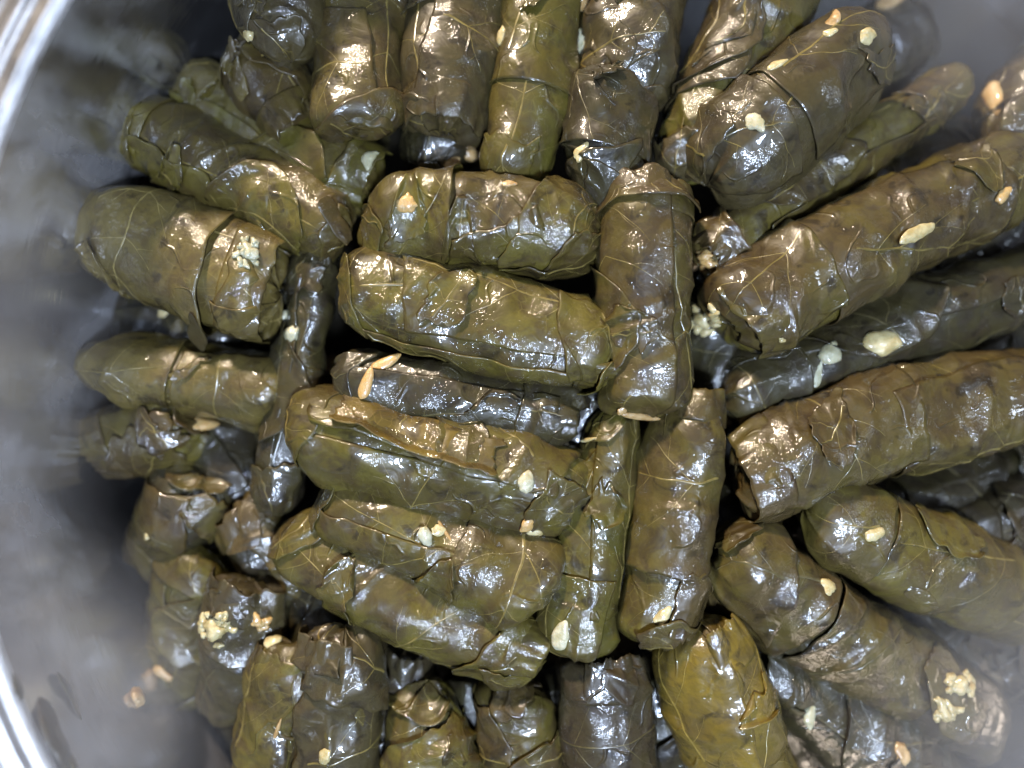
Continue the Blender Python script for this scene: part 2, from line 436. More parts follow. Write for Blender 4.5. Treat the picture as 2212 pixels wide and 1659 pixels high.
def sp(u0, u1, v0, v1, slope=0, teeth=0.0, wob=0.12, nt=5, lift=(0.0, 0.0, 0.0, 0.0), off=0.04, round=0.0, round_lo=0, veins=1, skew=0.0, col=None):
    return dict(u0=u0, u1=u1, v0=v0, v1=v1, slope=slope, teeth=teeth, wob=wob, nt=nt, lift=lift, off=off, round=round, round_lo=round_lo, veins=veins, skew=skew, col=col)

def vein_paths(rng, dx, dy, m0, direction, gap, ang=1.0, swing=0.25):
    """one midrib with long side veins, some of them forking, on a sheet dx by dy cm; coordinates in the unit square"""
    out = []; sc = np.array([dx, dy])
    def run(p, a, L, curl, m):
        p = np.array(p, float)*sc; pts = [p/sc]; w = rng.uniform(0, 6.28)
        for i in range(m):
            a += curl/m+0.05*math.sin(i*0.7+w); p = p+np.array([math.cos(a), math.sin(a)])*L/m; pts.append(p/sc)
        return np.array(pts), a
    L = 1.15*max(dx*abs(math.cos(direction)), dy*abs(math.sin(direction)))
    main, _ = run(m0, direction, L, rng.uniform(-swing, swing), 30); out.append((main, 1.5))
    for k in range(int(L/gap)):
        i = min(28, int((k+0.55)*gap/L*30))
        for sd in (-1, 1):
            l = rng.uniform(0.8, 1.9); a = direction+sd*(ang+rng.uniform(-0.15, 0.15))
            sub, ae = run(main[i], a, l, -sd*rng.uniform(0.1, 0.6), 18); out.append((sub, rng.uniform(0.5, 0.8)))
            if rng.random() < 0.75:
                j = rng.randint(6, 12); br, _ = run(sub[j], a+rng.choice((-1, 1))*rng.uniform(0.5, 0.9), l*rng.uniform(0.3, 0.5), rng.uniform(-0.4, 0.4), 10); out.append((br, 0.42))
    return out
def vein_mesh(paths, fn, wid, parent, loc, mat, dx, dy):
    V, F = [], []
    for pts, k in paths:
        ok = (pts[:, 0] > 0.015) & (pts[:, 0] < 0.985) & (pts[:, 1] > 0.015) & (pts[:, 1] < 0.985)
        if not ok[0]: 
            continue
        n = len(pts) if ok.all() else int(np.argmin(ok))
        if n < 4: continue
        p = pts[:n]; t = np.gradient(p, axis=0)
        tc = np.stack([t[:, 0]*dx, t[:, 1]*dy], -1); tc /= np.linalg.norm(tc, axis=1)[:, None]+1e-9
        w = wid*k*(1-0.65*np.linspace(0, 1, n))
        nrm = np.stack([-tc[:, 1]/dx, tc[:, 0]/dy], -1)
        l = np.clip(p+nrm*w[:, None], 0.002, 0.998); r = np.clip(p-nrm*w[:, None], 0.002, 0.998)
        a = fn(l[:, 0], l[:, 1], -0.005); c = fn(p[:, 0], p[:, 1], wid*0.55*k); b = fn(r[:, 0], r[:, 1], -0.005)
        o = len(V); V += [x for tri in zip(a, c, b) for x in tri]
        for i in range(n-1):
            q = o+3*i; F += [(q, q+1, q+4, q+3), (q+1, q+2, q+5, q+4)]
    if F:
        o = mesh_obj('leaf_veins', V, F, mat, parent, loc); o['kind'] = 'stuff'; return o

def tuck(end, v0, v1, depth, off, lift=0.05, sl=0, **k):
    h = math.sin(v0*12.9+v1*7.7+depth*311)
    k.setdefault('skew', 1.1*h); k.setdefault('teeth', 0.05 if h > 0 else 0.0); lift = lift*1.5
    if end == 'A': return sp(0.0, depth, v0, v1, slope=sl, wob=0.20, lift=(0, lift, lift*0.3, lift*0.3), off=off, **k)
    return sp(1-depth, 1.0, v0, v1, slope=sl, wob=0.20, lift=(lift, 0, lift*0.3, lift*0.3), off=off, **k)

count = [0]
def stuffed(label, A, B, w, col, feats=None, group='stuffed grape leaves piled in the pot', sheetcol=None, veins=True, lod=1.0, crowns=None, **kw):
    count[0] += 1; seed = count[0]
    rng = random.Random(seed*77+5)
    R = Roll(A, B, w, seed=seed, **kw)
    loc = (R.A+R.B)/2; loc = np.array([loc[0], loc[1], min(R.A[2], R.B[2])-R.R*0.9])
    root = empty('stuffed_grape_leaf', loc); tag(root, label, 'stuffed leaf', group)
    mat = LMAT[col]; vm = vmat(col)
    R.body(root, loc, mat, int(112*lod), int(80*lod))
    if feats is None:
        ve = rng.uniform(60, 120); hi = rng.random() < 0.5
        sl = rng.choice((-1, 1))*rng.uniform(15, 60); sk = rng.uniform(-1.4, 1.4)
        tt = rng.choice((0, 0.05, 0.08))
        a0, a1 = rng.uniform(0.02, 0.35), rng.uniform(0.68, 0.95)
        lf = (rng.uniform(0, 0.10), rng.uniform(0, 0.10))
        f = [sp(a0, a1, -50, ve, sl, teeth=tt, wob=0.22, lift=lf+(0, rng.uniform(0.03, 0.16)), round=rng.uniform(0, 0.25), skew=sk) if hi else
             sp(a0, a1, ve, 230, sl, teeth=tt, wob=0.22, lift=lf+(rng.uniform(0.03, 0.16), 0), skew=sk)]
        if R.L > 3.5:
            uc = rng.uniform(0.4, 0.7); v_ = rng.uniform(95, 150)
            f.append(sp(uc-0.17, uc+0.17, v_-130, v_, rng.uniform(-30, 30), wob=0.14, teeth=0.04, round=0.45, lift=(0.04, 0.04, 0, 0.14), off=0.07, skew=rng.uniform(-1, 1)))
        for e_ in 'AB':
            f.append(tuck(e_, rng.uniform(-10, 50), rng.uniform(110, 180), rng.uniform(0.12, 0.26), 0.085, rng.uniform(0.02, 0.12), rng.uniform(-40, 40), teeth=rng.choice((0, 0.05)), skew=rng.uniform(-0.9, 0.9)))
        if crowns is None: crowns = [(rng.choice('AB'), rng.uniform(-20, 40), rng.uniform(130, 200), rng.uniform(0.05, 0.30))] if rng.random() < 0.7 else []
        feats = f
    feats = list(feats)
    if lod == 1.0:
        for _ in range(1):
            uc, vc = rng.uniform(0.15, 0.85), rng.uniform(40, 140); hw = rng.uniform(0.04, 0.10); hv = rng.uniform(14, 38)
            feats.append(sp(max(0.02, uc-hw), min(0.98, uc+hw), vc-hv, vc+hv, rng.uniform(-30, 30), teeth=0.06, wob=0.16, nt=3, round=rng.uniform(0.2, 0.6),
                            lift=(rng.uniform(0, 0.12), rng.uniform(0, 0.12), 0.0, rng.uniform(0.02, 0.16)), off=0.11, skew=rng.uniform(-0.6, 0.6), veins=rng.random() < 0.4))
    for i, spec in enumerate(feats):
        c = spec.get('col') or (sheetcol or col)
        whole = (spec['u1']-spec['u0'])*R.arcl > 2.2
        nm = 'leaf_wrap' if whole else 'leaf_fold'
        sd = seed*10+i+1
        nu = max(16, int((60 if whole else 30)*lod)); nv = max(16, int(48*lod))
        R.sheet(nm, root, loc, LMAT[c], spec, sd, nu, nv)
        if veins and spec['veins']:
            dx = max(0.3, (spec['u1']-spec['u0'])*R.arcl); dy = max(0.3, math.radians(spec['v1']-spec['v0'])*R.R)
            fn = lambda a, b, e, spec=spec, sd=sd: R.sheet_pts(np.asarray(a), np.asarray(b), spec, sd, e)
            d = rng.choice((1.35, -1.35, 0.3, 2.8))+rng.uniform(-0.3, 0.3)
            o = (0.5-0.42*math.cos(d)+rng.uniform(-0.08, 0.08), 0.5-0.42*math.sin(d))
            ps = vein_paths(rng, dx, dy, o, d, 1.1 if whole else 0.8)
            vein_mesh(ps, fn, 0.024, root, loc, vm, dx, dy)
    for i, (e_, c0, c1, ln) in enumerate(crowns or []):
        crown(R, e_, c0, c1, ln, root, loc, LMAT[sheetcol or col], seed*10+7+i)
    if veins:
        dx = R.arcl; dy = math.radians(200)*R.R
        fn = lambda a, b, e: R.surf(np.asarray(a), -10+200*np.asarray(b), e)
        d = rng.choice((0, math.pi))+rng.uniform(-0.25, 0.25)
        ps = vein_paths(rng, dx, dy, (0.03 if abs(d) < 1 else 0.97, rng.uniform(0.3, 0.7)), d, rng.uniform(1.1, 1.7), ang=1.15)
        vein_mesh(ps, fn, 0.024, root, loc, vm, dx, dy)
    return root, R

ROLLS = {}
def add(key, *a, **k): ROLLS[key] = stuffed(*a, **k)

# --- nine rolls of the middle
add('C1', 'brown olive roll lying across the top of the middle, torn flap and swirled right end', (795, 468, -1.05), (1290, 500, -1.0), 196, 'brown',
    [sp(0.04, 0.40, -40, 215, 0, teeth=0.06, wob=0.24, nt=4, lift=(0, 0.32, 0, 0), off=0.05, skew=0.5), sp(0.37, 0.50, 20, 105, 10, teeth=0.03, wob=0.08, lift=(0.1, 0.1, 0, 0.34), off=0.08, round=0.75), sp(0.30, 0.74, -60, 18, 15, teeth=0.08, wob=0.2, lift=(0.1, 0.1, 0, 0.2), off=0.10),
     sp(0.40, 0.70, -40, 80, 40, teeth=0.06, wob=0.2, nt=4, lift=(0.15, 0.05, 0, 0.12), off=0.06),
     tuck('B', 25, 160, 0.36, 0.09, 0.08), tuck('B', -30, 75, 0.26, 0.14, 0.07), tuck('A', 20, 150, 0.12, 0.10, 0.03)], sheetcol='olive', ends=(0.9, 0.95))
add('C2', 'smooth green olive roll with pleated right end, second of the middle rolls', (735, 612, -0.98), (1318, 752, -0.95), 196, 'olive',
    [sp(0.03, 0.80, -60, 42, 14, wob=0.16, lift=(0, 0.05, 0, 0.06)), sp(0.28, 0.86, 60, 200, 20, wob=0.10, lift=(0.03, 0.06, 0, 0), off=0.03, skew=-0.8), tuck('B', 35, 150, 0.24, 0.07, 0.07), tuck('B', -20, 70, 0.17, 0.12, 0.14), tuck('A', 10, 170, 0.14, 0.05, 0.03)],
    crease=0.7, bend=(0, 8), ends=(0.95, 0.92), crowns=[('B', -30, 70, 0.25)])
add('C3', 'thin dark glittering roll wedged between two olive rolls, open right end', (742, 806, -1.15), (1232, 905, -1.15), 138, 'dark',
    [sp(0.10, 0.86, -40, 120, 20, teeth=0.04, wob=0.1, lift=(0.03, 0.10, 0, 0.03)), sp(0.72, 0.95, 10, 200, 0, teeth=0.05, wob=0.1, lift=(0.04, 0.16, 0, 0), off=0.08), tuck('A', 20, 160, 0.14, 0.06, 0.04)],
    ends=(0.8, 0.95), cap=(0.7, 0.3), crowns=[('B', -20, 200, 0.22)])
add('C4', 'wide olive roll with branching pale veins and a long golden folded upper flap', (632, 930, -1.05), (1262, 1085, -1.0), 205, 'olive',
    [sp(0.22, 0.66, 106, 150, -12, teeth=0.06, wob=0.16, nt=4, lift=(0.05, 0.05, 0.32, 0), off=0.09, col='gold'), sp(0.16, 0.86, 100, 235, -18, teeth=0.05, wob=0.16, nt=5, lift=(0.02, 0.03, 0.14, 0), off=0.06), sp(0.10, 0.84, -60, 96, -10, wob=0.06, lift=(0.02, 0.08, 0, 0.0)), tuck('B', 10, 120, 0.22, 0.10, 0.09), tuck('A', 20, 170, 0.16, 0.06, 0.04)],
    ends=(0.88, 0.86), bend=(0, -6))
add('C5', 'brownish olive roll ending in a broad loose leaf, fifth down in the middle', (695, 1062, -1.35), (1168, 1262, -0.98), 180, 'olive',
    [sp(0.58, 0.97, -20, 175, 6, wob=0.10, teeth=0.03, lift=(0.03, 0.08, 0.10, 0), off=0.07), sp(0.10, 0.60, -60, 85, 25, wob=0.12, lift=(0.02, 0.05, 0, 0.04)), tuck('A', 20, 160, 0.14, 0.06, 0.05)],
    ends=(0.85, 1.12), cap=(0.6, 0.35))
add('C6', 'long bent olive roll lowest of the middle, sweeping down to a coiled right end', (622, 1128, -1.65), (1168, 1422, -1.15), 184, 'olive',
    [sp(0.30, 0.82, -60, 150, 20, wob=0.10, lift=(0.09, 0.05, 0, 0.03), off=0.05), tuck('B', 20, 165, 0.24, 0.09, 0.09), tuck('B', -30, 60, 0.18, 0.13, 0.06), tuck('A', 20, 150, 0.15, 0.06, 0.05)],
    bend=(-22, 18), ends=(0.85, 0.95), crowns=[('B', 60, 190, 0.10)])
add('C7', 'upright brown roll standing on end across the middle, ragged top edge and pale rib', (1402, 398, -1.0), (1392, 898, -0.92), 204, 'brown',
    [sp(0.03, 0.20, -30, 200, 0, teeth=0.14, wob=0.30, nt=3, lift=(0.02, 0.20, 0, 0), off=0.07, skew=-0.7), sp(0.40, 0.80, -50, 70, 20, teeth=0.05, wob=0.15, lift=(0.05, 0.05, 0, 0.1), off=0.08, round=0.4), sp(0.16, 0.97, -50, 115, 10, wob=0.12, lift=(0.03, 0.05, 0, 0.05)), tuck('A', 30, 140, 0.13, 0.11, 0.08)],
    ends=(0.95, 0.92), cap=(0.4, 0.25), crease=0.9, crowns=[('A', -10, 190, 0.28)])
add('C8', 'slim bright green roll with white filling showing at its lower end', (1332, 885, -1.2), (1240, 1408, -1.05), 158, 'green',
    [sp(0.06, 0.75, 70, 230, 50, wob=0.08, lift=(0.03, 0.03, 0.03, 0)), sp(0.62, 0.97, -40, 120, -20, wob=0.08, lift=(0.02, 0.10, 0, 0.05), off=0.07), tuck('A', 30, 150, 0.13, 0.07, 0.06)],
    ends=(0.72, 1.02), cap=(0.8, 0.4))
add('C9', 'patchy green brown roll right of the slim green one, ragged flap along its left side', (1500, 850, -1.2), (1412, 1388, -1.05), 176, 'olive',
    [sp(0.08, 0.66, -40, 140, 20, teeth=0.06, wob=0.16, nt=5, lift=(0.03, 0.10, 0, 0.12), off=0.06), tuck('A', 20, 160, 0.15, 0.07, 0.06), tuck('B', 60, 190, 0.2, 0.07, 0.10)],
    ends=(0.82, 0.95), sheetcol='brown', crowns=[('A', 0, 180, 0.15)])
# --- the row along the top
add('T1', 'pale grey brown roll end pointing down at the top left of the pile', (590, -90, -1.6), (628, 128, -0.9), 178, 'grey', cap=(0.5, 0.8), ends=(1, 0.85))
add('T2', 'small torn brown roll end under the pale grey one, frayed strip on its left', (528, 110, -2.3), (645, 285, -1.9), 150, 'brown', cap=(0.5, 0.6))
add('T3', 'dark brown roll with a square folded end, third from left in the top row', (812, -90, -2.0), (768, 292, -1.25), 186, 'brown',
    [sp(0.45, 0.96, -30, 120, 35, wob=0.10, lift=(0.05, 0.08, 0, 0.06), off=0.06), tuck('B', 30, 170, 0.2, 0.1, 0.06)], cap=(0.5, 0.35), ends=(1.05, 0.95), bend=(-10, 0), crowns=[('B', 10, 170, 0.12)])
add('T4', 'dark grey brown roll with a creased flat end, fourth from left in the top row', (1000, -90, -2.0), (952, 288, -1.3), 180, 'grey',
    [sp(0.3, 0.95, 60, 230, -20, wob=0.14, lift=(0.04, 0.08, 0.05, 0), off=0.06), tuck('B', 10, 150, 0.16, 0.1, 0.06)], cap=(0.5, 0.3), ends=(1.05, 0.95), crowns=[('B', -10, 190, 0.18)])
add('T5', 'smooth olive green roll pointing down with a rounded end, in the top row', (1190, -90, -1.9), (1112, 402, -1.25), 172, 'green',
    [sp(0.0, 0.62, -40, 150, 60, wob=0.08, lift=(0, 0.02, 0, 0.04)), tuck('B', 20, 120, 0.2, 0.05, 0.03)], crease=0.6, cap=(0.5, 0.6), ends=(1.08, 0.85))
add('T6', 'grey brown roll behind the dark veined one at the top edge', (1400, -90, -2.0), (1350, 230, -1.7), 196, 'grey')
add('T7', 'dark green roll with crumpled brown tip and thin pale veins', (1322, 165, -1.3), (1282, 440, -1.25), 196, 'dark',
    [sp(0.10, 0.62, -30, 170, 20, wob=0.1, lift=(0.05, 0.04, 0, 0.03)), tuck('B', 10, 130, 0.34, 0.08, 0.08), tuck('B', 70, 190, 0.26, 0.13, 0.06)], crease=1.4, cap=(0.5, 0.9), ends=(0.92, 0.85))
add('T8', 'sparkling pale green roll slanting down from the top edge', (1690, -90, -2.2), (1470, 395, -1.7), 190, 'green', sheetcol='grey', ends=(1.15, 0.8), crease=1.3)
add('T9', 'fat grey brown roll with a cracked leaf, lying over the sparkling green one', (1880, 98, -1.7), (1535, 392, -1.0), 250, 'grey',
    [sp(0.12, 0.60, -40, 150, 10, wob=0.12, lift=(0.05, 0.05, 0, 0.04)), tuck('B', 15, 150, 0.36, 0.09, 0.10), tuck('B', -40, 60, 0.26, 0.14, 0.05)], crease=0.8, cap=(0.6, 0.6), ends=(0.85, 0.88))
# --- right side
add('R1', 'narrow olive roll tucked beneath the fat grey roll, orange filling at its tip', (2060, 190, -2.9), (1525, 575, -1.55), 128, 'olive', sheetcol='brown', ends=(0.9, 0.9), bend=(-14, -6))
add('R2', 'large long olive brown roll slanting up to the right edge', (2240, 360, -2.3), (1575, 700, -1.05), 218, 'olive',
    [sp(0.25, 0.72, 30, 230, -20, wob=0.12, lift=(0.05, 0.06, 0.06, 0)), sp(0.70, 0.96, -30, 150, 20, teeth=0.03, wob=0.12, lift=(0.08, 0.06, 0, 0.05), off=0.07)], sheetcol='brown', cap=(0.5, 0.35), ends=(0.95, 0.92), bend=(-10, -18), crowns=[('B', 30, 190, 0.12)])
add('R3', 'nearly black wet roll in the groove below the large olive brown roll', (2260, 590, -2.7), (1570, 850, -2.0), 168, 'dark', ends=(0.95, 0.85))
add('R4', 'thick brown roll with ribbed leaf and blue glints, right of the middle', (2260, 850, -2.3), (1590, 1030, -1.15), 220, 'brown',
    [sp(0.50, 0.97, -30, 140, 15, teeth=0.05, wob=0.14, lift=(0.06, 0.08, 0, 0.08), off=0.06), sp(0.1, 0.55, 40, 230, 20, wob=0.14, lift=(0.03, 0.05, 0.05, 0))], crease=1.3, bend=(-10, -26), ends=(0.9, 0.9), cap=(0.5, 0.35), crowns=[('B', 0, 180, 0.15)])
add('R5', 'smooth brown roll with a blunt round end and one rice grain, lower right', (2250, 1330, -2.8), (1745, 1090, -1.2), 196, 'brown',
    [sp(0.30, 0.74, -40, 160, 10, wob=0.08, lift=(0.04, 0.08, 0, 0.02)), tuck('B', 30, 160, 0.26, 0.06, 0.04)], crease=0.6, sheetcol='olive', cap=(0.5, 0.75), ends=(0.95, 0.9))
add('R6', 'dark brown roll with a curled snail shaped end at lower right', (2130, 1580, -2.9), (1560, 1205, -1.25), 196, 'dark',
    [sp(0.70, 1.0, -20, 190, 0, wob=0.08, lift=(0.08, 0, 0.02, 0.02), off=0.07), tuck('B', 20, 150, 0.20, 0.14, 0.12), tuck('B', -20, 70, 0.13, 0.2, 0.10), sp(0.35, 0.68, -40, 165, 20, teeth=0.05, wob=0.12, lift=(0.05, 0.12, 0, 0.06))],
    sheetcol='brown', crease=1.2, ends=(0.95, 0.98), cap=(0.5, 0.7))
add('R7', 'dull dark roll at the bottom right corner with a pale crescent of onion', (2080, 1740, -3.1), (1640, 1400, -2.2), 196, 'dark', ends=(0.95, 0.8))
add('R8', 'brown roll with orange rice leaning against the pot wall at top right', (2290, 120, -3.2), (2150, 330, -2.6), 170, 'brown')
add('R9', 'blurred dark roll at the right edge below the thick ribbed roll', (2300, 1080, -3.4), (2040, 1150, -3.0), 170, 'slate')
add('R10', 'blurred slate roll at the right edge above the bottom corner', (2260, 1470, -3.6), (2070, 1320, -3.0), 150, 'slate')
# --- bottom row
add('B1', 'bright ochre yellow roll with a split leaf at the bottom', (1632, 1760, -1.9), (1495, 1352, -1.0), 226, 'yellow',
    [sp(0.42, 0.97, 75, 235, -25, wob=0.10, lift=(0.04, 0.10, 0.12, 0), off=0.05), sp(0.45, 0.98, -50, 80, -25, wob=0.08, lift=(0.03, 0.2, 0, 0.10), off=0.04)], crease=0.5, cap=(0.5, 0.7), ends=(1.1, 0.82), bend=(14, 0), crowns=[('B', -10, 90, 0.30)])
add('B2', 'dark purple brown roll with blue glints between the yellow roll and a small olive one', (1325, 1760, -2.0), (1292, 1412, -1.5), 206, 'slate',
    [sp(0.2, 0.93, 20, 225, 10, wob=0.08, lift=(0.03, 0.10, 0.05, 0)), tuck('B', 30, 140, 0.14, 0.09, 0.08)], crease=0.9, cap=(0.5, 0.3), ends=(1.08, 0.92), crowns=[('B', 0, 120, 0.25)])
add('B3', 'short patchy olive roll with a ragged upper end in the bottom row', (1140, 1760, -2.0), (1112, 1480, -1.6), 168, 'olive', sheetcol='brown', cap=(0.5, 0.3))
add('B4', 'crumpled olive roll with pointed folds at the bottom edge, left of the short patchy one', (935, 1760, -2.0), (925, 1478, -1.6), 196, 'olive', crease=1.5, ends=(1.1, 0.75), cap=(0.5, 0.7))
add('B5', 'thick crumpled brown roll standing upright in the bottom row', (705, 1790, -2.1), (742, 1362, -1.1), 196, 'brown',
    [sp(0.3, 0.88, -40, 130, -20, teeth=0.05, wob=0.14, lift=(0.04, 0.10, 0, 0.06)), tuck('B', 10, 120, 0.30, 0.1, 0.1), tuck('B', 80, 190, 0.22, 0.14, 0.06)], crease=1.5, cap=(0.5, 0.7), sheetcol='grey', crowns=[('B', 60, 200, 0.15)])
add('B6', 'olive roll with a hollow folded lip, left of the thick crumpled brown one', (560, 1790, -2.5), (632, 1405, -1.5), 160, 'olive',
    [sp(0.45, 0.99, 60, 230, -10, wob=0.1, lift=(0.03, 0.1, 0.28, 0), off=0.08)], cap=(0.5, 0.6), crowns=[('B', 40, 210, 0.2)])
add('B7', 'roll with a crust of yellow rice on its dark ragged end, lower left', (500, 1530, -3.0), (548, 1262, -1.7), 176, 'dark',
    [tuck('B', 10, 170, 0.45, 0.06, 0.10, teeth=0.06), sp(0.1, 0.6, 40, 220, 10, wob=0.1)], sheetcol='grey', cap=(0.5, 0.45), crowns=[('B', 0, 190, 0.30)])
add('B8', 'upright dull olive roll left of the rice crusted one', (385, 1480, -4.0), (432, 1185, -2.4), 168, 'olive', crease=0.8, cap=(0.5, 0.6))
add('B9', 'dark crumpled roll end above the upright dull olive one at left', (350, 1190, -3.4), (440, 1030, -2.4), 170, 'dark', sheetcol='brown', crease=1.4)
add('B10', 'small black brown roll end right of the upright dull olive roll', (650, 1290, -2.9), (520, 1100, -2.4), 140, 'dark', sheetcol='brown', crease=1.3)
# --- left side
add('L1', 'green roll with a round left tip, uppermost on the left side', (400, 175, -2.7), (815, 405, -1.9), 142, 'green', crease=0.8, ends=(0.8, 1), bend=(-8, 14))
add('L2', 'dark brown green roll slanting down, second on the left side', (292, 278, -2.3), (752, 512, -1.6), 178, 'brown', sheetcol='olive', ends=(0.75, 0.95), bend=(6, -10))
add('L3', 'fat pale olive roll with a frayed collar and open crumpled right end', (205, 482, -2.0), (598, 628, -1.5), 222, 'pale',
    [sp(0.05, 0.66, -60, 235, 0, teeth=0.07, wob=0.16, nt=5, lift=(0, 0.18, 0, 0), off=0.08), tuck('B', 20, 140, 0.26, 0.05, 0.08, teeth=0.05), tuck('B', -30, 60, 0.2, 0.1, 0.06)], crease=1.2, cap=(0.5, 0.35), ends=(0.78, 0.98), crowns=[('B', -30, 200, 0.20)])
add('L4', 'olive roll tapering to a pointed left tip, below the fat pale one', (180, 768, -2.1), (612, 858, -2.2), 160, 'olive',
    [sp(0.0, 0.48, -40, 220, 0, wob=0.08, lift=(0, 0.06, 0, 0)), sp(0.5, 0.88, -40, 140, 15, wob=0.1, lift=(0.05, 0.10, 0, 0.05))], sheetcol='pale', ends=(0.8, 1), cap=(1.2, 0.4), pow_=1.8)
add('L5', 'short olive roll end with a torn orange strip, under the pointed roll', (218, 965, -2.7), (440, 905, -2.4), 165, 'olive', sheetcol='brown', ends=(0.85, 1), crease=1.2)
# --- layer beneath: some rolls glimpsed, the rest added so gaps look dark
LOW = 'dark rolls of the layer beneath'
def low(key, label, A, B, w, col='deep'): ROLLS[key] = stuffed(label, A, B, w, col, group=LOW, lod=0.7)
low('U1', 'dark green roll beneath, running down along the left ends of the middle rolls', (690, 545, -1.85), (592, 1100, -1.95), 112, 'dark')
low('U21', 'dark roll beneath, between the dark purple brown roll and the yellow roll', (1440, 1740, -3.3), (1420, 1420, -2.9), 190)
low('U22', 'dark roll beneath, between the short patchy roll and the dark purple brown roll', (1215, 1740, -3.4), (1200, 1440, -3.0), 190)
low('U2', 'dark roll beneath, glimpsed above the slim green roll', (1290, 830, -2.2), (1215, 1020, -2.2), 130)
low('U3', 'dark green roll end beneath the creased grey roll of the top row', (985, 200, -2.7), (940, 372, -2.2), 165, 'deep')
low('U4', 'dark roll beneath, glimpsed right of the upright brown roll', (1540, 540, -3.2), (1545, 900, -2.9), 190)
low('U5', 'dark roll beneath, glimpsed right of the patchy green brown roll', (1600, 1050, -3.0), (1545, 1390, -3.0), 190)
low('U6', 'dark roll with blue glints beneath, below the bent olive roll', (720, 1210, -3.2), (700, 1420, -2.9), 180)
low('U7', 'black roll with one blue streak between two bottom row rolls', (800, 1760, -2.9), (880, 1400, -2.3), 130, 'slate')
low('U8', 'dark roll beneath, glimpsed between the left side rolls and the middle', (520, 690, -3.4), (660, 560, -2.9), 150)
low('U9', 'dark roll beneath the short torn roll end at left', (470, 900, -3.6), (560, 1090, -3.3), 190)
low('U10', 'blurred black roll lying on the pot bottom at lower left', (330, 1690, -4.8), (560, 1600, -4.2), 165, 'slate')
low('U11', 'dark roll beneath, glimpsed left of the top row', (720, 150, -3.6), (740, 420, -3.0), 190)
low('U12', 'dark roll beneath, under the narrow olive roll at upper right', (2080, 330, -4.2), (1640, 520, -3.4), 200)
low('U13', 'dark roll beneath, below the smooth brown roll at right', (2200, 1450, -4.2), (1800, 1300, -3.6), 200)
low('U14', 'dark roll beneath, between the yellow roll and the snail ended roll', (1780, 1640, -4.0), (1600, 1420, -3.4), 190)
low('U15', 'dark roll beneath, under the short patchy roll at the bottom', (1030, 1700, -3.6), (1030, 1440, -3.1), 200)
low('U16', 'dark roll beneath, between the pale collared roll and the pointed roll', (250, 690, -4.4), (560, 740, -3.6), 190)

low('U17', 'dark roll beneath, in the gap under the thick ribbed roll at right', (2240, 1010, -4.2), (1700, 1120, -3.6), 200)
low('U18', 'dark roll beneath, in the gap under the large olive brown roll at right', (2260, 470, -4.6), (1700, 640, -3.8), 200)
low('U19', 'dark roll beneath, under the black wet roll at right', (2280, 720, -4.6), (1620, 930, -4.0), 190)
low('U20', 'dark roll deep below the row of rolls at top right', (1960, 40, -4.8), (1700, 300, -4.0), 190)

# ------------------------------------------------------------------ rice grains and bits of filling
bpy.context.view_layer.update()
dg = bpy.context.evaluated_depsgraph_get()
def drop(px, py):
    """where the plumb line / sight line through a spot meets the pile"""
    d = Vector(((px-1106)/PXCM*CM, -(py-829.5)/PXCM*CM, -CAM_H*CM)).normalized()
    ok, p, n, _, o, _ = scene.ray_cast(dg, Vector((0, 0, CAM_H*CM)), d)
    return (np.array(p)/CM, np.array(n)) if ok else (place(px, py, -3), np.array([0, 0, 1.0]))
def blob(px, py, lx, ly, ang, seed, flat=0.6, lump=0.26, taper=0.25, curve=0.0, sink=0.52, n=(16, 20)):
    p, nrm = drop(px, py); k = (CAM_H-p[2])/CAM_H/PXCM
    a, b = lx*k/2*1.02, ly*k/2*1.05
    th = np.linspace(0, np.pi, n[0]); ph = np.linspace(0, 2*np.pi, n[1], endpoint=False)
    TH, PH = np.meshgrid(th, ph, indexing='ij'); TH, PH = TH.ravel(), PH.ravel()
    X = np.stack([-np.cos(TH)*a, np.sin(TH)*np.cos(PH)*b*(1-taper*-np.cos(TH)), np.sin(TH)*np.sin(PH)*b*flat], -1)
    X[:, 1] += curve*b*(X[:, 0]/a)**2
    q = X/max(a, b)
    X *= (1+lump*fbm(q*1.6+seed*3.7, seed, 2)+lump*0.5*(ridge(q*1.9+seed, seed+3)-0.6))[:, None]
    e1 = np.array([math.cos(ang), math.sin(ang), 0.0]); nrm = nrm/np.linalg.norm(nrm)
    nrm = nrm*0.7+np.array([0, 0, 0.3]); nrm /= np.linalg.norm(nrm)
    e1 = e1-nrm*e1.dot(nrm); e1 /= np.linalg.norm(e1); e2 = np.cross(nrm, e1)
    W = p+nrm*b*flat*(1-2*sink)*0.9+X[:, :1]*e1+X[:, 1:2]*e2+X[:, 2:]*nrm
    F = grid_faces(n[0], n[1], True)
    return W, F, p
gseed = [0]
def grain(label, px, py, lx, ly, deg, col, name='rice_grain', cat='rice grain', **kw):
    gseed[0] += 1
    W, F, p = blob(px, py, lx, ly, math.radians(deg), gseed[0]+300, **kw)
    o = mesh_obj(name, W, F, FMAT[col], None, p)
    tag(o, label, cat, 'loose rice grains and filling bits' )
G = grain
G('round cream rice grain on the torn roll end at top left', 537, 76, 25, 24, 20, 'cream')
G('square orange rice bit on the left of the swirled middle roll', 880, 438, 40, 42, 80, 'orange', lump=0.35, flat=0.4)
G('glassy pale onion crescent at the tip of the uppermost left green roll', 797, 340, 52, 24, 55, 'glassy', 'onion_piece', 'onion piece', curve=-0.9)
G('tan rice lump left of the rounded olive green tip', 978, 352, 36, 24, 30, 'tan', lump=0.3)
G('brownish lump touching the olive green roll of the top row', 1018, 334, 40, 28, -20, 'tan', lump=0.35)
G('pale grain in the seam left of the olive green top roll', 1084, 74, 42, 22, 75, 'cream')
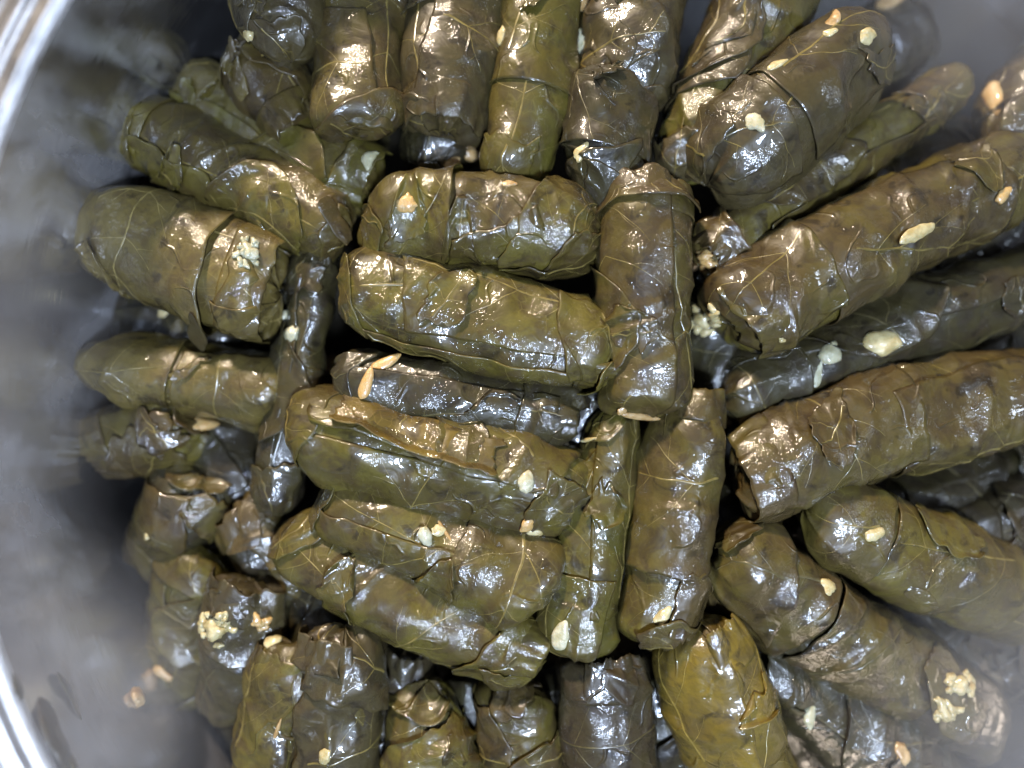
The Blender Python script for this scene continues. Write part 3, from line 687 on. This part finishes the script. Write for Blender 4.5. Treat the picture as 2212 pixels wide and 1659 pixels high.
G('large white onion chunk on the right edge of the olive green top roll', 1251, 88, 56, 46, 70, 'white', 'onion_piece', 'onion piece', lump=0.3)
G('tan chunk at the very top edge, above the white onion chunk', 1260, 2, 44, 30, 10, 'tan', lump=0.35)
G('pale rice grain on the crumpled brown tip of the dark green roll', 1256, 326, 46, 24, 50, 'cream')
G('small tan grain between the olive green tip and the swirled roll', 1100, 397, 34, 16, 5, 'tan')
G('blurred tan rice grain highest of the pair at top right', 1800, 44, 46, 28, 60, 'tan')
G('half hidden cream grain just below the blurred tan one', 1794, 70, 32, 18, 0, 'cream')
G('blurred cream bit near the fat grey roll at top right', 1874, 78, 36, 30, 40, 'cream', lump=0.3)
G('blurred pinkish bit at the top edge near the pot wall', 1920, 6, 60, 34, 20, 'tan')
G('slim pale grain between the sparkling green and fat grey rolls', 1682, 137, 48, 17, 25, 'cream')
G('white filling shining through the crack in the fat grey roll', 1632, 268, 44, 30, -50, 'white', lump=0.35, flat=0.4)
G('orange rice strip on the roll against the pot wall', 2146, 214, 70, 36, -70, 'orange', lump=0.3)
G('single orange grain near the right edge on the large olive brown roll', 2167, 421, 42, 24, 50, 'orange')
G('long cream streak of filling on the large olive brown roll', 1985, 502, 84, 30, 18, 'cream', lump=0.35, flat=0.4)
G('big cream onion chunk on the black wet roll', 1908, 740, 82, 48, 15, 'cream', 'onion_piece', 'onion piece', lump=0.28)
G('tiny pale dot on the blunt end of the large olive brown roll', 1690, 735, 15, 13, 0, 'cream')
G('pale glassy chunk left of the big cream one', 1795, 762, 50, 42, 70, 'glassy', 'onion_piece', 'onion piece')
G('orange crumb at the tip of the narrow olive roll', 1524, 550, 28, 34, 90, 'orange', lump=0.35)
G('cream crumb below the orange one on the narrow roll tip', 1536, 590, 34, 24, 0, 'cream', lump=0.35)
G('round cream grain left of the dark roll with the curled end', 1790, 1268, 36, 34, 0, 'cream')
G('cream grain on the smooth brown round ended roll', 1888, 1155, 46, 26, 20, 'cream')
G('pale crescent of onion on the dull dark bottom right roll', 1748, 1540, 66, 26, 60, 'glassy', 'onion_piece', 'onion piece', curve=-1.0)
G('tan crumb at the bottom edge on the right', 1948, 1626, 40, 34, 60, 'tan', lump=0.4)
G('upright orange rice grain of the crossed pair on the thin dark roll', 792, 826, 76, 24, 72, 'orange', lump=0.12)
G('slanted orange rice grain of the crossed pair on the thin dark roll', 828, 786, 86, 25, 32, 'orange', lump=0.12)
G('small tan grain on the leaf left of the crossed pair', 716, 786, 36, 26, 50, 'tan', lump=0.3)
G('cream grain hanging under the fat pale roll', 357, 676, 34, 26, -40, 'cream')
G('orange torn strip on the short olive roll end', 436, 917, 56, 30, 30, 'orange', lump=0.4)
G('orange grain near the right end of the wide veined roll', 1140, 1134, 40, 26, 70, 'orange')
G('pale flake beside the orange grain on the wide veined roll', 1158, 1150, 40, 18, -15, 'cream')
G('whitish chunk bulging from the right end of the wide veined roll', 1138, 1040, 50, 34, 80, 'white', 'onion_piece', 'onion piece', lump=0.2)
G('yellow grain lying under a thin stem on the fifth middle roll', 944, 1146, 40, 24, 10, 'cream')
G('white chunk left of the yellow grain on the fifth middle roll', 920, 1164, 54, 28, -65, 'white', 'onion_piece', 'onion piece', lump=0.3)
G('white rice chunk at the lower tip of the slim green roll', 1212, 1372, 66, 34, 70, 'white', lump=0.18)
G('cream rice grain on the lower end of the patchy green brown roll', 1432, 1331, 46, 30, 55, 'cream')
G('small tan grain under the upright brown roll', 1346, 886, 30, 20, 0, 'tan')
G('tan grain on the upright dull olive roll at lower left', 350, 1456, 48, 26, -30, 'tan')
G('blurred tan grain near the pot wall at lower left', 296, 1506, 54, 40, 20, 'tan')
G('tiny cream dot on the dark crumpled roll at left', 318, 1160, 16, 15, 0, 'cream')
G('cream grain right of the rice crust at lower left', 590, 1388, 38, 30, 45, 'cream')
G('cream grain on the thick crumpled brown roll near the bottom edge', 702, 1632, 40, 28, 45, 'cream')
G('pale blue green onion bit in the gap left of the middle rolls', 628, 722, 42, 34, 30, 'glassy', 'onion_piece', 'onion piece')
G('white flake beside the right end of the fat pale roll', 615, 680, 36, 18, 30, 'white')

def scrap(label, px, py, lx, ly, deg, col, name='leaf_scrap', cat='leaf scrap', **kw):
    gseed[0] += 1
    W, F, p = blob(px, py, lx, ly, math.radians(deg), gseed[0]+300, **dict(dict(flat=0.14, lump=0.34, taper=0.35, sink=0.1, n=(22, 22)), **kw))
    tag(mesh_obj(name, W, F, LMAT.get(col) or FMAT[col], None, p), label, cat, 'scraps of leaf and stem')
scrap('dark leaf finger stuck upright on the pot wall at lower left', 158, 1500, 120, 60, 62, 'dark')
scrap('broad dark leaf scrap stuck on the pot wall at lower left, beside the leaf finger', 122, 1560, 130, 150, 50, 'slate')
scrap('small dark leaf sliver on the wall just inside the rim at lower left', 44, 1482, 70, 50, 110, 'dark')
scrap('olive leaf crumb on the pot wall at the bottom left edge', 160, 1640, 50, 50, 20, 'olive')
scrap('ragged tan leaf strip hanging below the fat pale roll', 382, 714, 90, 26, 78, 'pale')
scrap('grey ragged leaf strip beside the tan one under the fat pale roll', 425, 716, 110, 40, 70, 'grey')
scrap('frayed pale leaf strip on the torn roll end at top left', 512, 158, 130, 34, 100, 'pale')
scrap('brown leaf tatter at the right tip of the second left side roll', 725, 480, 120, 40, -40, 'brown', flat=0.22)
scrap('golden leaf tip standing between the bottom brown roll and the smooth round ended roll', 1985, 1290, 90, 40, -35, 'olive')
scrap('thin pale film of leaf across the black wet roll', 1770, 800, 60, 14, 80, 'glassy')
ST = dict(flat=0.9, lump=0.08, taper=0.2, sink=0.3)
scrap('brown leaf stem poking from under the upright brown roll', 1382, 898, 96, 16, -22, 'tan', 'leaf_stalk', 'leaf stalk', **ST)
scrap('thin tan stem lying over the fifth middle roll', 962, 1150, 96, 8, -58, 'tan', 'leaf_stalk', 'leaf stalk', **ST)
scrap('short pale stem at the top of the slim green roll', 1272, 950, 44, 8, -5, 'cream', 'leaf_stalk', 'leaf stalk', **ST)
scrap('tan thread of stem on the hollow lipped olive roll', 600, 1575, 60, 8, 70, 'tan', 'leaf_stalk', 'leaf stalk', **ST)

def filling(key, spots, col, seed, label=None):
    """a clump of rice pushed out of a roll: one part of that roll"""
    root = ROLLS[key][0]; V, F = [], []
    rng = random.Random(seed)
    for px, py, lx, ly, dg_ in spots:
        W, f, p = blob(px, py, lx, ly, math.radians(dg_), rng.randint(1, 9999), lump=0.42, n=(12, 14), flat=0.85, sink=0.42)
        o = len(V); V += list(W); F += (f+o).tolist()
    o = mesh_obj('filling', V, F, FMAT[col], root, np.array(root.location)/CM)
    if label: o['label'] = label
def clump(cx, cy, rx, ry, n, seed, size=22):
    r = random.Random(seed); out = [(cx, cy, rx*1.25, ry*1.1, r.uniform(0, 180))]
    for _ in range(n):
        a = r.uniform(0, 6.28); d = math.sqrt(r.random())
        out.append((cx+rx*d*math.cos(a), cy+ry*d*math.sin(a), size*r.uniform(0.8, 1.5), size*r.uniform(0.6, 0.9), r.uniform(0, 180)))
    return out
filling('B7', clump(468, 1356, 36, 40, 22, 1, 18), 'cream', 11)
filling('B7', clump(560, 1345, 22, 18, 4, 2), 'orange', 12)
filling('R2', clump(1522, 690, 28, 32, 13, 3, 21), 'cream', 13)
filling('R6', clump(2072, 1478, 32, 24, 12, 4, 20)+clump(2036, 1532, 38, 18, 11, 5, 20), 'cream', 14)
filling('L3', clump(540, 545, 34, 28, 11, 6, 18), 'glassy', 15)
filling('R1', clump(1530, 565, 20, 26, 8, 7, 20), 'orange', 16)

# ------------------------------------------------------------------ haze volumes added to veil the pot wall and edges
def haze(label, c, r, dens):
    n = (20, 28); th = np.linspace(0.001, np.pi-0.001, n[0]); ph = np.linspace(0, 2*np.pi, n[1], endpoint=False)
    TH, PH = np.meshgrid(th, ph, indexing='ij')
    X = np.stack([np.sin(TH)*np.cos(PH), np.sin(TH)*np.sin(PH), np.cos(TH)], -1).reshape(-1, 3)*np.array(r)+np.array(c)
    m = bpy.data.materials.new('haze'); m.use_nodes = True; t = m.node_tree
    t.nodes.remove(t.nodes['Principled BSDF'])
    v = t.nodes.new('ShaderNodeVolumePrincipled'); v.inputs['Color'].default_value = (0.96, 0.97, 1, 1); v.inputs['Anisotropy'].default_value = 0.2
    tc = t.nodes.new('ShaderNodeTexCoord')
    d = t.nodes.new('ShaderNodeVectorMath'); d.operation = 'DIVIDE'; d.inputs[1].default_value = tuple(q*CM for q in r)
    ln = t.nodes.new('ShaderNodeVectorMath'); ln.operation = 'LENGTH'
    mr = t.nodes.new('ShaderNodeMapRange'); mr.interpolation_type = 'SMOOTHSTEP'
    for k, q in zip((1, 2, 3, 4), (0.05, 1.0, dens, 0.0)): mr.inputs[k].default_value = q
    t.links.new(tc.outputs['Object'], d.inputs[0]); t.links.new(d.outputs[0], ln.inputs[0]); t.links.new(ln.outputs['Value'], mr.inputs[0])
    t.links.new(mr.outputs[0], v.inputs['Density']); t.links.new(v.outputs[0], t.nodes['Material Output'].inputs['Volume'])
    o = mesh_obj('haze', X, grid_faces(n[0], n[1], True), m, None, np.array(c, float))
    tag(o, label, 'haze', 'added haze in the pot', 'stuff')
scene.cycles.volume_step_rate = 2.0
scene.cycles.volume_bounces = 1
haze('added pale haze veiling the left wall of the pot', (-12.0, 1.0, 2.0), (4.2, 12.0, 4.5), 8.5)
haze('added pale haze veiling the lower left of the pot', (-10.0, -7.5, 1.5), (4.6, 5.5, 4.0), 12.0)
haze('added thin bluish haze veiling the lower right of the pot', (12.5, -8.5, 0.5), (6.0, 6.0, 4.0), 8.0)
haze('added thin haze by the wall at upper right of the pot', (11.5, 9.0, 0.5), (5.0, 5.0, 4.0), 5.0)
